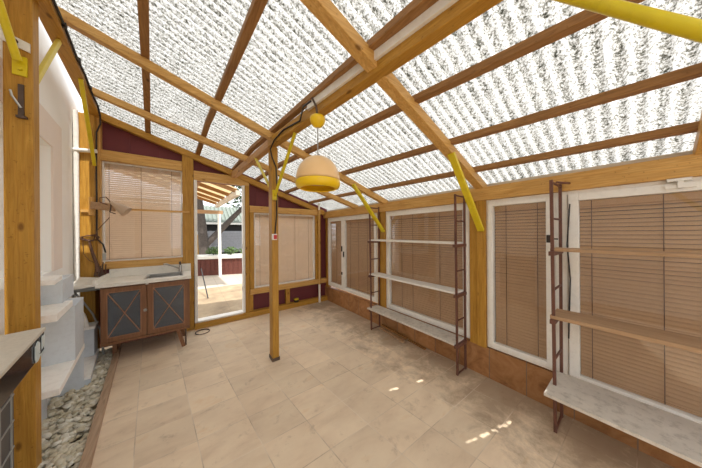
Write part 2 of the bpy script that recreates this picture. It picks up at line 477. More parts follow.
# house wall with a door recess
b = MB()
def hwall(y0, y1, z0, z1, d=0.30, off=0.0):
    b.prism([(hw(y0) - d, y0), (hw(y0) + off, y0), (hw(y1) + off, y1), (hw(y1) - d, y1)], z0, z1)
hwall(3.07, 4.10, -0.08, 3.25); hwall(-1.3, 2.05, -0.08, 3.25); hwall(2.05, 3.07, 2.17, 3.25); hwall(2.05, 3.07, -0.08, 1.08)
hwall(2.05, 3.07, 1.08, 2.17, 0.30, -0.16)
structure(b.build('wall_left', M['wallwhite']), 'white plastered house wall behind the steps', 'wall')
b = MB(); y0, y1 = 3.075, 3.33
b.prism([(hw(y0), y0), (hw(y0) + 0.012, y0), (hw(y1) + 0.012, y1), (hw(y1), y1)], 1.08, 2.17)
y0, y1 = 2.0, 3.33
b.prism([(hw(y0), y0), (hw(y0) + 0.012, y0), (hw(y1) + 0.012, y1), (hw(y1), y1)], 2.17, 2.42)
structure(b.build('trim_1', M['wallcream']), 'cream surround of the house doorway', 'trim')

# ---- timber framing of the end wall (each member is its own piece)
ti = [1]
def trim(mb, mat, label, bevel=0.004):
    ti[0] += 1
    return structure(mb.build('trim_%d' % ti[0], mat, None, bevel), label, 'timber')
trim(MB().box(-0.86, -0.082, 3.895, 3.963, 2.30, 2.43), M['honeyX'], 'timber beam over the window above the sink')
trim(MB().box(-0.86, -0.082, 3.895, 3.963, 0.97, 1.06), M['honeyX'], 'timber sill rail under the window above the sink')
trim(MB().box(-0.885, -0.855, 3.885, 3.963, 0.97, 2.80), M['honeyZ'], 'slim timber stile left of the sink window')
trim(MB().yprism([(-0.08, 0.0), (0.05, 0.0), (0.05, trim_top(0.05) - 0.09), (-0.08, trim_top(-0.08) - 0.09)], 3.89, 3.963), M['amberZ'], 'timber post between sink window and doorway')
trim(MB().box(0.052, 0.80, 3.895, 3.963, 2.19, 2.325), M['honeyX'], 'timber lintel over the open doorway')
trim(MB().box(0.737, 0.80, 3.892, 3.963, 0.0, 2.188), M['amberZ'], 'timber post right of the open doorway')
trim(MB().box(0.803, 0.87, 3.88, 3.963, 0.46, 1.75), M['amberZ'], 'left timber stile of the wide end window')
trim(MB().box(0.803, 2.14, 3.88, 3.963, 1.752, 1.86), M['honeyX'], 'timber head rail of the wide end window')
trim(MB().box(2.03, 2.14, 3.88, 3.963, 0.46, 1.75), M['amberZ'], 'right timber stile of the wide end window')
trim(MB().box(0.803, 2.28, 3.87, 3.963, 0.37, 0.458), M['honeyX'], 'timber sill rail of the wide end window')
trim(MB().box(0.052, 2.28, 3.86, 3.963, 0.0, 0.085), M['amberX'], 'timber bottom plate along the end wall')
trim(MB().box(1.418, 1.494, 3.90, 3.963, 0.087, 0.368), M['amberZ'], 'short timber stud under the wide end window')
trim(MB().box(0.803, 0.855, 3.90, 3.963, 0.087, 0.368), M['amberZ'], 'short timber stud beside the doorway foot')
xa, xb = -0.90, 2.235
trim(MB().yprism([(xa, trim_top(xa) - 0.09), (xb, trim_top(xb) - 0.09), (xb, trim_top(xb)), (xa, trim_top(xa))], 3.885, 3.963), M['amberX'], 'sloping timber rail along the top of the end wall')
# ---- glazed side
trim(MB().box(2.245, 2.345, -1.25, 3.96, 1.70, 1.825), M['honeyY'], 'long timber header above the side windows')
trim(MB().box(2.335, 2.385, -1.2, 3.96, 1.827, 1.865), M['greywoodY'], 'pale weathered batten closing the roof edge')
trim(MB().box(2.262, 2.345, 2.272, 2.35, 0.287, 1.70), M['amberZ'], 'left of the two timber studs behind the shelf rack', 0.003)
trim(MB().box(2.255, 2.345, 2.19, 2.268, 0.287, 1.70), M['amberZ'], 'right of the two timber studs behind the shelf rack', 0.003)
trim(MB().box(2.262, 2.345, 0.952, 1.02, 0.287, 1.70), M['amberZ'], 'stud nearer the shelf rack of the middle pair', 0.003)
trim(MB().box(2.250, 2.345, 0.87, 0.948, 0.287, 1.70), M['amberZ'], 'stud nearer the tall pane of the middle pair', 0.003)
trim(MB().box(2.265, 2.345, 3.825, 3.90, 0.287, 1.70), M['amberZ'], 'slim timber stud in the far corner', 0.003)

# ------------------------------------------------------------------ windows and blinds
def frame_rect_y(mb, x0, x1, ya, yb, z0, z1, w):        # frame in a wall at constant x
    mb.box(x0, x1, ya, ya + w, z0, z1); mb.box(x0, x1, yb - w, yb, z0, z1)
    mb.box(x0, x1, ya + w, yb - w, z0, z0 + w); mb.box(x0, x1, ya + w, yb - w, z1 - w, z1)
def frame_rect_x(mb, y0, y1, xa, xb, z0, z1, w):
    mb.box(xa, xa + w, y0, y1, z0, z1); mb.box(xb - w, xb, y0, y1, z0, z1)
    mb.box(xa + w, xb - w, y0, y1, z0, z0 + w); mb.box(xa + w, xb - w, y0, y1, z1 - w, z1)

def blind_on_y(name, label, x, ya, yb, z0, z1, mat, cords, pitch=0.027, tilt=60, wid=0.0275):
    e = thing(name, label, 'blind', (x, (ya + yb) / 2, z0))
    mb = MB(); n = int((z1 - z0 - 0.02) / pitch); c, s = math.cos(math.radians(tilt)) * wid / 2, math.sin(math.radians(tilt)) * wid / 2
    rnd = random.Random(len(label))
    for i in range(n):
        z = z0 + 0.015 + i * pitch; sag = rnd.uniform(-0.0012, 0.0012)
        arc = [(-1, 0), (-0.5, 0.75), (0, 1), (0.5, 0.75), (1, 0)]
        q = [(k * c - 0.0048 * a * s / (wid / 2), k * s + 0.0048 * a * c / (wid / 2)) for k, a in arc]
        mb.add([(x + dx, ya, z + dz) for dx, dz in q] + [(x + dx, yb, z + dz + sag) for dx, dz in q], [(k, k + 1, k + 6, k + 5) for k in range(4)], True)
    mb.build('slats', mat, e)
    MB().box(x - 0.016, x + 0.016, ya, yb, z1 - 0.042, z1).build('head_rail', mat, e)
    MB().box(x - 0.012, x + 0.012, ya, yb, z0, z0 + 0.012).build('bottom_rail', mat, e)
    for y in cords:
        MB().tube([(x - 0.0155, y, z0), (x - 0.0155, y, z1)], 0.0022, 6).build('cord', M['wire'], e)
    return e
def blind_on_x(name, label, y, xa, xb, z0, z1, mat, cords, pitch=0.026, tilt=47, wid=0.039):
    e = thing(name, label, 'blind', ((xa + xb) / 2, y, z0))
    mb = MB(); n = int((z1 - z0 - 0.02) / pitch); c, s = math.cos(math.radians(tilt)) * wid / 2, math.sin(math.radians(tilt)) * wid / 2
    rnd = random.Random(len(label))
    for i in range(n):
        z = z0 + 0.015 + i * pitch; sag = rnd.uniform(-0.0015, 0.0015)
        arc = [(-1, 0), (-0.5, 0.75), (0, 1), (0.5, 0.75), (1, 0)]
        q = [(k * c - 0.0048 * a * s / (wid / 2), k * s + 0.0048 * a * c / (wid / 2)) for k, a in arc]
        mb.add([(xa, y + dy, z + dz) for dy, dz in q] + [(xb, y + dy, z + dz + sag) for dy, dz in q], [(k, k + 1, k + 6, k + 5) for k in range(4)], True)
    mb.build('slats', mat, e)
    MB().box(xa, xb, y - 0.016, y + 0.016, z1 - 0.042, z1).build('head_rail', mat, e)
    MB().box(xa, xb, y - 0.012, y + 0.012, z0, z0 + 0.012).build('bottom_rail', mat, e)
    for x in cords:
        MB().tube([(x, y - 0.017, z0), (x, y - 0.017, z1)], 0.0018, 6).build('cord', M['wire'], e)
    return e

# window over the sink
f = MB(); frame_rect_x(f, 3.935, 4.0, -0.853, -0.084, 1.062, 2.298, 0.014)
w1 = structure(f.build('window_1', M['white']), 'window with a peach blind above the sink', 'window')
MB().box(-0.839, -0.098, 3.944, 3.948, 1.076, 2.284).build('pane', M['glass'], w1)
blind_on_x('venetian_blind', 'peach venetian blind in the window above the sink', 3.975, -0.838, -0.10, 1.078, 2.28, M['blindpale'], (-0.80, -0.511, -0.20))
# wide end window
f = MB(); frame_rect_x(f, 3.925, 4.0, 0.872, 2.028, 0.46, 1.75, 0.024)
w2 = structure(f.build('window_2', M['white']), 'wide timber framed end window behind the yellow lamp post', 'window')
MB().box(0.896, 2.004, 3.940, 3.944, 0.484, 1.726).build('pane', M['glass'], w2)
blind_on_x('venetian_blind', 'peach venetian blind in the wide end window', 3.972, 0.897, 2.003, 0.485, 1.724, M['blindpale'], (0.98, 1.28, 1.62, 1.90))

def side_window(n, label, ya, yb, z0, z1, panes, fw=0.055):
    f = MB(); frame_rect_y(f, 2.275, 2.335, ya, yb, z0, z1, 0.03)
    w = structure(f.build('window_%d' % n, M['white'], None, 0.003), label, 'window')
    for a, c in panes:
        s = MB(); frame_rect_y(s, 2.262, 2.325, a, c, z0 + 0.025, z1 - 0.025, fw - 0.025)
        so = s.build('sash', M['white'], w, 0.003)
        MB().box(2.290, 2.294, a + fw - 0.025, c - fw + 0.025, z0 + fw, z1 - fw).build('pane', M['glass'], so)
    return w
w3 = side_window(3, 'white two part window in the far corner of the glazed side', 2.352, 3.822, 0.325, 1.698, [(3.27, 3.80), (2.38, 3.265)], 0.075)
MB().box(2.245, 2.262, 3.285, 3.30, 1.05, 1.15).build('handle', M['black'], w3)
MB().box(2.245, 2.262, 3.285, 3.30, 0.62, 0.67).build('hinge', M['black'], w3)
MB().box(2.245, 2.262, 3.225, 3.24, 0.95, 1.05).build('latch', M['black'], w3)
side_window(4, 'white framed window behind the white shelf rack', 1.022, 2.188, 0.311, 1.698, [(1.045, 2.165)], 0.07)
w5 = side_window(5, 'narrow white framed pane beside the middle posts', 0.385, 0.868, 0.30, 1.698, [(0.40, 0.85)], 0.062)
MB().box(2.242, 2.262, 0.405, 0.43, 1.31, 1.37).build('latch', M['black'], w5)
MB().tube([(2.25, 0.415, 1.34), (2.215, 0.36, 1.34)], 0.005).build('handle', M['black'], w5)
w6 = side_window(6, 'large white framed window behind the nearer shelf rack', -1.15, 0.345, 0.265, 1.70, [(-1.12, 0.31)], 0.078)
for z in (1.672, 0.300):
    m = MB(); m.box(2.248, 2.264, -0.20, -0.10, z - 0.03, z - 0.012); m.box(2.242, 2.264, -0.16, -0.14, z - 0.03, z + 0.022)
    m.box(2.238, 2.264, -0.185, -0.105, z + 0.010, z + 0.026)
    m.build('bracket', M['pvc'], w6)
MB().box(2.240, 2.278, -0.9, 0.10, 0.262, 0.272).build('sealing_strip', M['blue'], w6)['label'] = 'blue foam sealing strip'
MB().box(2.285, 2.34, 0.346, 0.384, 0.29, 1.698).build('mullion', M['white'], w6)
MB().tube([(2.256, 0.30, 1.60), (2.250, 0.315, 1.30), (2.256, 0.30, 1.05), (2.252, 0.31, 0.60)], 0.004).build('pull_cord', M['black'], w6)

blind_on_y('venetian_blind', 'tan blind in the narrow far corner sash', 2.312, 3.32, 3.745, 0.405, 1.62, M['blindtan'], (3.53,))
blind_on_y('venetian_blind', 'tan blind in the wide sash of the far corner window', 2.312, 2.435, 3.21, 0.405, 1.62, M['blindtan'], (2.62, 2.85, 3.08))
blind_on_y('venetian_blind', 'tan blind behind the white shelf rack', 2.312, 1.095, 2.115, 0.385, 1.63, M['blindtan'], (1.915, 1.737, 1.363))
blind_on_y('venetian_blind', 'tan blind in the narrow pane between posts and nearer rack', 2.312, 0.445, 0.805, 0.365, 1.635, M['blindtan'], (0.715, 0.495))
blind_on_y('venetian_blind', 'tan blind behind the nearer shelf rack', 2.312, -1.06, 0.255, 0.345, 1.62, M['blindtan'], (0.196, -0.096, -0.5))

# boarded fence added outside the glazed side to darken the gaps between blind slats
b = MB(); b.box(2.78, 2.82, -2.2, 4.3, -0.085, 2.05)
for k in range(32):
    b.box(2.765, 2.779, -2.18 + k * 0.2, -2.18 + k * 0.2 + 0.17, -0.085, 2.05)
tag(b.build('fence', M['darkboard']), 'added dark boarded fence that darkens the gaps in the side blinds', 'fence')

# doorway frame
f = MB(); f.box(0.054, 0.092, 3.89, 3.99, 0.087, 2.188); f.box(0.702, 0.735, 3.90, 3.99, 0.087, 2.188); f.box(0.092, 0.702, 3.88, 4.02, 0.086, 0.108)
d1 = structure(f.build('door_1', M['white'], None, 0.003), 'white frame of the open doorway to the terrace', 'doorway')
MB().box(0.060, 0.088, 3.865, 3.889, 0.12, 0.95).build('door_guard', M['pvc'], d1)
for z in (0.45, 1.15, 1.9):
    MB().box(0.694, 0.702, 3.93, 3.96, z, z + 0.07).build('strike_plate', M['steel'], d1)

# ------------------------------------------------------------------ roof timbers
def member(name, label, cat, a, c, w, h, mat, group, off=0.0):
    (ax, ay), (bx, by) = a, c
    b = MB(); ks = [0.0, 1.0] if abs(by - ay) < 2 else [0.0, (3.0 - ay) / (by - ay), 1.0]
    P = [(ax + (bx - ax) * k, ay + (by - ay) * k) for k in ks]
    for (px, py), (qx, qy) in zip(P[:-1], P[1:]):
        b.bar((px, py, R(px, py) + off), (qx, qy, R(qx, qy) + off), w, h, bottom=True)
    return tag(b.build(name, mat, None, 0.004), label, cat, group)
G = 'roof rafters'
member('roof_rafter', 'broad rafter over the middle studs, crossing the main beam', 'rafter', (-0.62, 0.99), (2.30, 0.915), 0.075, RH, M['honeyX'], G)
member('roof_rafter', 'rafter passing right above the centre post', 'rafter', (-0.80, 2.525), (2.30, 2.21), 0.07, RH, M['honeyX'], G)
member('roof_rafter', 'rafter between the centre post and the end wall', 'rafter', (-0.86, 3.46), (2.30, 2.90), 0.07, RH, M['honeyX'], G)
member('roof_rafter', 'rafter ending at the upper edge of the large window nearest the camera', 'rafter', (-0.50, -0.23), (2.30, -0.23), 0.075, RH, M['honeyX'], G)
G = 'roof purlins'
PL = [('first purlin out from the house wall, over the sink window', (-0.01, -0.25), (-0.44, 3.95)),
      ('second purlin from the house wall, ending over the doorway', (0.44, -0.25), (0.10, 3.95)),
      ('purlin running close beside the main beam', (0.955, -0.25), (0.575, 3.95)),
      ('purlin just right of the main beam, above the pendant lamp', (1.375, -0.25), (0.93, 3.95)),
      ('second purlin up from the window wall', (1.80, -0.25), (1.44, 3.95)),
      ('lowest purlin, nearest the window wall', (2.155, -0.25), (1.93, 3.95))]
for lab, a, c in PL:
    member('roof_purlin', lab, 'purlin', a, c, 0.055, PH, M['brownY'], G, RH)

# main beam on the centre post
bx = lambda y: 0.772 - 0.127 * (y - 2.39) - 0.0375
b = MB(); b.bar((bx(-0.6), -0.6, 2.345), (bx(2.44), 2.44, 2.345), 0.075, 0.095, bottom=True)
mb_ = tag(b.build('main_beam', M['amberY'], None, 0.005), 'heavy amber roof beam resting on the centre post', 'beam')
b = MB(); b.bar((bx(2.442), 2.442, 2.345), (0.572, 3.86, 2.283), 0.07, 0.09, bottom=True)
mb2 = b.build('far_length', M['tanbeam'], mb_, 0.005); mb2['label'] = 'paler length of the beam beyond the centre post'
b = MB(); b.bar((bx(-0.6) - 0.049, -0.6, 2.405), (bx(1.62) - 0.049, 1.62, 2.405), 0.02, 0.055, bottom=True)
o = b.build('strip', M['shelf_white'], mb_); o['label'] = 'pale weathered strip along the upper edge of the beam'
# wall plate along the house
wp = lambda y: -0.905 - 0.105 * (y - 3.86) + 0.045 - 0.03
b = MB(); b.bar((wp(1.2), 1.2, 2.80), (wp(3.85), 3.85, 2.80), 0.085, 0.085, bottom=True)
tag(b.build('wall_plate', M['amberY'], None, 0.005), 'amber timber plate along the house carrying the rafters', 'beam')

# posts
b = MB(); b.box(0.716, 0.786, 2.382, 2.50, 0.0, 2.345)
cp = tag(b.build('timber_post', M['amberZ'], None, 0.006), 'free-standing amber post in the middle of the floor', 'post')
b = MB(); b.box(0.711, 0.791, 2.377, 2.505, 0.0, 0.035)
b.build('foot', M['darksteel'], cp)['label'] = 'dark scuffed post foot'
b = MB(); b.box(-0.83, -0.728, 2.12, 2.19, -0.05, 2.99)
lp = tag(b.build('timber_post', M['amberZ'], None, 0.006), 'amber post beside the white steps, nearest the camera', 'post')
b = MB(); b.box(-1.045, -0.888, 3.82, 3.96, -0.05, 2.80)
tag(b.build('timber_post', M['amberZ'], None, 0.006), 'broad amber corner post between house wall and sink window', 'post')

b = MB(); b.box(0.965, 1.035, -0.60, -0.50, 0.0, 2.345)
tag(b.build('timber_post', M['amberZ'], None, 0.006), 'amber post carrying the large yellow brace near the camera', 'post')

# white strap and dark latch on the near post
t = thing('strap', 'white metal strap screwed across the near amber post', 'strap', (-0.78, 2.115, 2.56))
b = MB(); b.hexa([(-0.95, 2.112, 2.525), (-0.735, 2.112, 2.455), (-0.735, 2.119, 2.455), (-0.95, 2.119, 2.525), (-0.95, 2.112, 2.580), (-0.735, 2.112, 2.507), (-0.735, 2.119, 2.507), (-0.95, 2.119, 2.580)])
b.build('plate', M['pvc'], t); MB().tube([(-0.785, 2.112, 2.498), (-0.785, 2.104, 2.498)], 0.012, 10).build('screw', M['darksteel'], t)
t = thing('latch', 'dark rusty latch plate on the near amber post', 'latch', (-0.766, 2.115, 2.1))
MB().box(-0.777, -0.757, 2.111, 2.119, 2.075, 2.26).build('plate', M['darksteel'], t)
MB().tube([(-0.795, 2.095, 2.21), (-0.79, 2.095, 2.18), (-0.765, 2.108, 2.125)], 0.005).build('lever', M['steel'], t)
MB().box(-0.780, -0.745, 2.098, 2.119, 2.066, 2.078).build('hook', M['darksteel'], t)

# ------------------------------------------------------------------ yellow braces
G = 'yellow braces'
def round_brace(label, a, c, r, fl, mat='yellow', s=1.0):
    t = thing('brace', label, 'brace', c, G)
    MB().tube([a, c], r, 14).build('tube', M[mat], t)
    if fl is not None:
        fl.build('flange', M[mat], t)
    return t
def flat_brace(label, a, c, w, th, up, mat='yellow'):
    b = MB(); b.bar(a, c, th, w, up)
    t = thing('brace', label, 'brace', c, G)
    b.build('bar', M[mat], t, 0.004)
    return t
t = round_brace('thick yellow tube brace bolted to the front of the near post', (-0.775, 1.80, 2.80), (-0.77, 2.09, 2.385), 0.017, MB().box(-0.795, -0.745, 2.110, 2.119, 2.31, 2.42))
MB().tube([(-0.768, 2.11, 2.345), (-0.768, 2.098, 2.345)], 0.009, 8).build('bolt', M['yellow'], t)
flat_brace('pale yellow brace from the near post back up to the wall plate', (-0.755, 2.195, 2.30), (-0.745, 2.50, 2.80), 0.035, 0.02, (0, 1, 0), 'yellowpale')
flat_brace('yellow brace up from the corner post to the wall plate', (-0.885, 3.812, 2.21), (-0.775, 3.00, 2.80), 0.03, 0.03, (0, 0, 1))
t = round_brace('yellow tube brace on the near side of the centre post', (0.80, 1.93, 2.345), (0.745, 2.36, 1.81), 0.016, MB().box(0.722, 0.770, 2.368, 2.381, 1.76, 1.87))
round_brace('thin yellow brace on the far side of the centre post', (0.66, 2.86, 2.345), (0.735, 2.52, 1.93), 0.015, MB().box(0.722, 0.77, 2.501, 2.512, 1.88, 1.98), 'yellowpale')
flat_brace('flat yellow brace from the broad rafter to the middle studs', (1.70, 0.905, R(1.70, 0.905) - 0.0), (2.248, 0.905, 1.41), 0.055, 0.03, (0, 1, 0))
flat_brace('flat yellow brace to the studs behind the white shelf rack', (1.70, 2.215, R(1.70, 2.215) - 0.0), (2.252, 2.215, 1.41), 0.055, 0.03, (0, 1, 0))
t = round_brace('large yellow tube brace near the camera, dropping from the main beam', (1.0, 0.262, 2.335), (1.0, -0.50, 1.375), 0.0175, None)

# ------------------------------------------------------------------ pendant lamp
LX, LY = 0.775, 1.44
t = thing('pendant_lamp', 'yellow and peach dome pendant lamp hanging under the main beam', 'lamp', (LX, LY, 2.345))
MB().lathe([(0.0, 2.272), (0.050, 2.271), (0.058, 2.262), (0.057, 2.245), (0.050, 2.222), (0.036, 2.203), (0.018, 2.193), (0.0, 2.190)], (LX, LY, 0)).build('canopy', M['cupyellow'], t)
MB().tube([(LX, LY, 2.27), (LX - 0.012, LY, 2.345), (LX - 0.045, LY, 2.40)], 0.008).build('hook', M['darksteel'], t)
MB().tube([(LX, LY, 2.195), (LX, LY, 1.965)], 0.0045, 8).build('cord', M['grey'], t)
prof = [(0.0, 1.972), (0.012, 1.971)]
for i in range(1, 17):
    a = i / 16 * 0.5 * PI
    prof.append((0.012 + 0.151 * math.sin(a) ** 0.92, 1.787 + 0.183 * math.cos(a)))
prof += [(0.157, 1.792)]
MB().lathe(prof, (LX, LY, 0), 48).build('shade', M['peachlamp'], t)['label'] = 'peach upper dome of the shade'
prof = [(0.164, 1.787), (0.167, 1.772), (0.165, 1.755), (0.155, 1.738), (0.136, 1.729), (0.128, 1.729), (0.126, 1.738), (0.146, 1.755), (0.157, 1.785)]
MB().lathe(prof, (LX, LY, 0), 48).build('rim', M['cupyellow'], t)['label'] = 'yellow lower band of the shade'
MB().lathe([(0.0, 1.84), (0.018, 1.84), (0.026, 1.81), (0.020, 1.78), (0.0, 1.77)], (LX, LY, 0), 20).build('bulb', M['pvc'], t)

# ------------------------------------------------------------------ cables and switch box
t = thing('switch_box', 'small white box with red switch on the centre post', 'switch', (0.735, 2.375, 1.36))
MB().box(0.712, 0.762, 2.350, 2.381, 1.325, 1.39).build('housing', M['pvc'], t, 0.003)
MB().box(0.724, 0.757, 2.343, 2.351, 1.335, 1.38).build('rocker', M['red'], t)
pts = [(LX - 0.055, LY, 2.37), (LX - 0.06, LY + 0.12, 2.385), (bx(1.75) - 0.046, 1.75, 2.37), (bx(2.05) - 0.046, 2.05, 2.40), (bx(2.25) - 0.048, 2.25, 2.36), (0.70, 2.37, 2.30), (0.72, 2.372, 2.22), (0.762, 2.374, 2.12), (0.770, 2.374, 1.9), (0.765, 2.374, 1.6), (0.745, 2.372, 1.39)]
tag(MB().tube(pts, 0.007, 8).build('electric_cable', M['black']), 'black cable running along the main beam and down the centre post', 'cable')
t = thing('electric_cable', 'black cable clipped along the wall plate and down the corner post', 'cable', (-0.80, 3.85, 1.2))
pts = [(wp(1.6) + 0.055, 1.6, 2.83)] + [(wp(y) + 0.052, y, 2.83 + 0.012 * math.sin(y * 9)) for y in (1.8, 2.1, 2.4, 2.7, 3.0, 3.3, 3.6)] + [(-0.83, 3.77, 2.80), (-0.835, 3.80, 2.70), (-0.868, 3.812, 2.60), (-0.872, 3.812, 2.2), (-0.870, 3.812, 1.75), (-0.872, 3.812, 1.35), (-0.82, 3.80, 1.28), (-0.80, 3.80, 1.18)]
MB().tube(pts, 0.008, 8).build('wire', M['black'], t)
for y in (2.0, 2.35, 2.75, 3.2):
    MB().box(wp(y) + 0.040, wp(y) + 0.064, y - 0.012, y + 0.012, 2.818, 2.846).build('clip', M['black'], t)
t = thing('plug', 'grey plug hanging at the left edge of the sink window', 'plug', (-0.81, 3.80, 1.09))
MB().box(-0.825, -0.797, 3.787, 3.813, 1.09, 1.175).build('body', M['grey'], t, 0.004)
MB().tube([(-0.811, 3.80, 1.09), (-0.811, 3.80, 1.055)], 0.006).build('tip', M['pvc'], t)
# tangle of brown wire and a bundle of hose on the corner post
pts = []
rnd = random.Random(4)
for i in range(60):
    a = i * 0.62
    pts.append((-0.918 + 0.068 * math.cos(a) + rnd.uniform(-.012, .012), 3.795 + rnd.uniform(-.015, .012), 1.36 + 0.032 * math.sin(a) + rnd.uniform(-.012, .012)))
pts += [(-0.86, 3.79, 1.45), (-0.80, 3.78, 1.54), (-0.76, 3.77, 1.60)]
t = thing('wire_tangle', 'tangle of brown wire hung on the corner post', 'wire', (-0.96, 3.81, 1.3))
MB().tube(pts, 0.004, 6).build('loops', M['wire'], t)
MB().tube([(-0.975, 3.80, 1.34), (-0.97, 3.80, 1.18), (-0.93, 3.80, 1.10), (-0.86, 3.80, 1.05)], 0.003, 6).build('loose_end', M['wire'], t)
MB().tube([(-0.93, 3.80, 1.34), (-0.90, 3.79, 1.18), (-0.865, 3.78, 1.05), (-0.85, 3.76, 0.96)], [0.010, 0.014, 0.016, 0.022], 8).build('hose_bundle', M['wire'], t)
t = thing('tool_bundle', 'short bundle of dark sticks standing on the counter corner', 'tools', (-0.85, 3.76, 0.91))
for i in range(9):
    x = -0.885 + 0.011 * i
    MB().tube([(x, 3.77, 0.912), (x + rnd.uniform(-.02, .02), 3.775, 1.0 + rnd.uniform(0, .09))], 0.006, 6).build('stick', M['darksteel'] if i % 2 else M['wire'], t)
# coil by the cabinet foot
pts = [(0.14 + 0.085 * math.cos(a), 3.70 + 0.085 * math.sin(a), 0.006 + 0.003 * k / 10) for k, a in enumerate([i * PI / 10 for i in range(34)])]
tag(MB().tube(pts, 0.005, 6).build('hose', M['darksteel']), 'thin grey hose coiled on the floor by the cabinet foot', 'hose')

# white pvc stub, lamp bracket and clamp lamp, curtain lath
t = thing('waste_pipe', 'short white pipe sticking out across the corner post', 'pipe', (-0.97, 3.79, 2.37))
MB().tube([(-1.085, 3.785, 2.345), (-0.86, 3.785, 2.368)], 0.022, 14).build('pipe', M['pvc'], t)
MB().tube([(-1.085, 3.785, 2.345), (-1.065, 3.785, 2.347)], 0.028, 14).build('socket', M['pvc'], t)
t = thing('bracket', 'wooden arm bracket holding the clamp lamp on the corner post', 'bracket', (-0.9, 3.80, 1.7))
MB().box(-0.925, -0.885, 3.775, 3.818, 1.62, 1.83).build('plate', M['honeyZ'], t, 0.003)
MB().bar((-0.905, 3.765, 1.735), (-0.70, 3.72, 1.712), 0.02, 0.085).build('arm', M['tanwoodY'], t, 0.004)
MB().box(-0.99, -0.926, 3.795, 3.818, 1.655, 1.685).build('cleat', M['honeyX'], t)
t = thing('clamp_lamp', 'beige clamp lamp fixed to the wooden bracket', 'lamp', (-0.70, 3.70, 1.70))
a, c = Vector((-0.735, 3.70, 1.775)), Vector((-0.60, 3.68, 1.665))
MB().tube([a, a.lerp(c, .25), a.lerp(c, .45), c], [0.018, 0.024, 0.040, 0.062], 18, True).build('lamp_shade', M['beige'], t)
MB().tube([(-0.74, 3.70, 1.78), (-0.77, 3.69, 1.83), (-0.82, 3.70, 1.82), (-0.82, 3.70, 1.77), (-0.76, 3.70, 1.74)], 0.005, 8).build('flex', M['wire'], t)
MB().tube([(-0.735, 3.71, 1.76), (-0.745, 3.715, 1.66), (-0.70, 3.71, 1.64)], 0.006, 8).build('clamp', M['darksteel'], t)
b = MB(); b.box(-0.72, -0.0, 3.868, 3.884, 1.700, 1.722)
tag(b.build('lath', M['honeyX']), 'thin wooden lath across the window above the sink', 'lath')

# vertical pipe in the far corner of the end wall and tiny bits
t = thing('downpipe', 'thin white pipe standing by the right stile of the wide end window', 'pipe', (2.085, 3.845, 0))
MB().tube([(2.085, 3.845, 0.0), (2.085, 3.845, 0.36)], 0.022, 12).build('pipe', M['pvc'], t)
MB().tube([(2.085, 3.845, 0.36), (2.085, 3.845, 1.86)], 0.016, 12).build('middle_pipe', M['honeyZ'], t)
MB().tube([(2.085, 3.845, 1.86), (2.085, 3.845, 2.06)], 0.020, 12).build('upper_pipe', M['pvc'], t)
t = thing('tape_roll', 'yellow topped black roll lying on the bottom plate', 'tape', (1.62, 3.875, 0.086))
MB().tube([(1.62, 3.905, 0.0865), (1.62, 3.905, 0.13)], 0.042, 18).build('roll', M['black'], t)
MB().tube([(1.62, 3.905, 0.131), (1.62, 3.905, 0.15)], 0.046, 18).build('top', M['yellow'], t)

# ------------------------------------------------------------------ house side: downpipe, gutter edge, stones, edging
tag(MB().tube([(-1.018, 3.794, -0.05), (-1.018, 3.794, 2.62), (-1.025, 3.794, 2.80)], 0.022, 12).build('downpipe', M['pvc']), 'white downpipe at the corner of the house wall', 'pipe')
b = MB(); cx = lambda y: -0.625 - 0.107 * (y - 2.9)
b.prism([(cx(-1.2), -1.2), (cx(-1.2) + 0.045, -1.2), (cx(3.84) + 0.045, 3.84), (cx(3.84), 3.84)], -0.06, 0.045)
tag(b.build('garden_edging', M['edging']), 'weathered board edging between gravel strip and tiles', 'edging')
b = MB(); rnd = random.Random(11)
ico = bmesh.new(); bmesh.ops.create_icosphere(ico, subdivisions=2, radius=1.0)
iv = [v.co.copy() for v in ico.verts]; ic = [tuple(v.index for v in f.verts) for f in ico.faces]; ico.free()
def stone(c, r):
    A = [(Vector((rnd.uniform(-1, 1), rnd.uniform(-1, 1), rnd.uniform(-1, 1))).normalized(), rnd.uniform(0.55, 0.95)) for _ in range(7)]
    sx, sy, sz = rnd.uniform(.8, 1.35), rnd.uniform(.7, 1.1), rnd.uniform(.5, .85)
    a = rnd.uniform(0, PI); ca, sa = math.cos(a), math.sin(a)
    vs = []
    for v in iv:
        p = v.copy()
        for d, k in A:
            h = p.dot(d)
            if h > k: p -= d * (h - k) * 0.85
        p = Vector((p.x * sx, p.y * sy, p.z * sz))
        vs.append((c[0] + r * (p.x * ca - p.y * sa), c[1] + r * (p.x * sa + p.y * ca), c[2] + r * p.z))
    b.add(vs, ic, True)
for i in range(2600):
    y = rnd.uniform(1.25, 3.84)
    x = rnd.uniform(max(hw(y) + 0.03, cx(y) - 0.36), cx(y) - 0.02)
    r = rnd.uniform(0.013, 0.028)
    stone((x, y, -0.045 + rnd.uniform(0, 0.055)), r)
tag(b.build('gravel', M['gravel']), 'pale limestone gravel strip along the house', 'gravel', None, 'stuff')

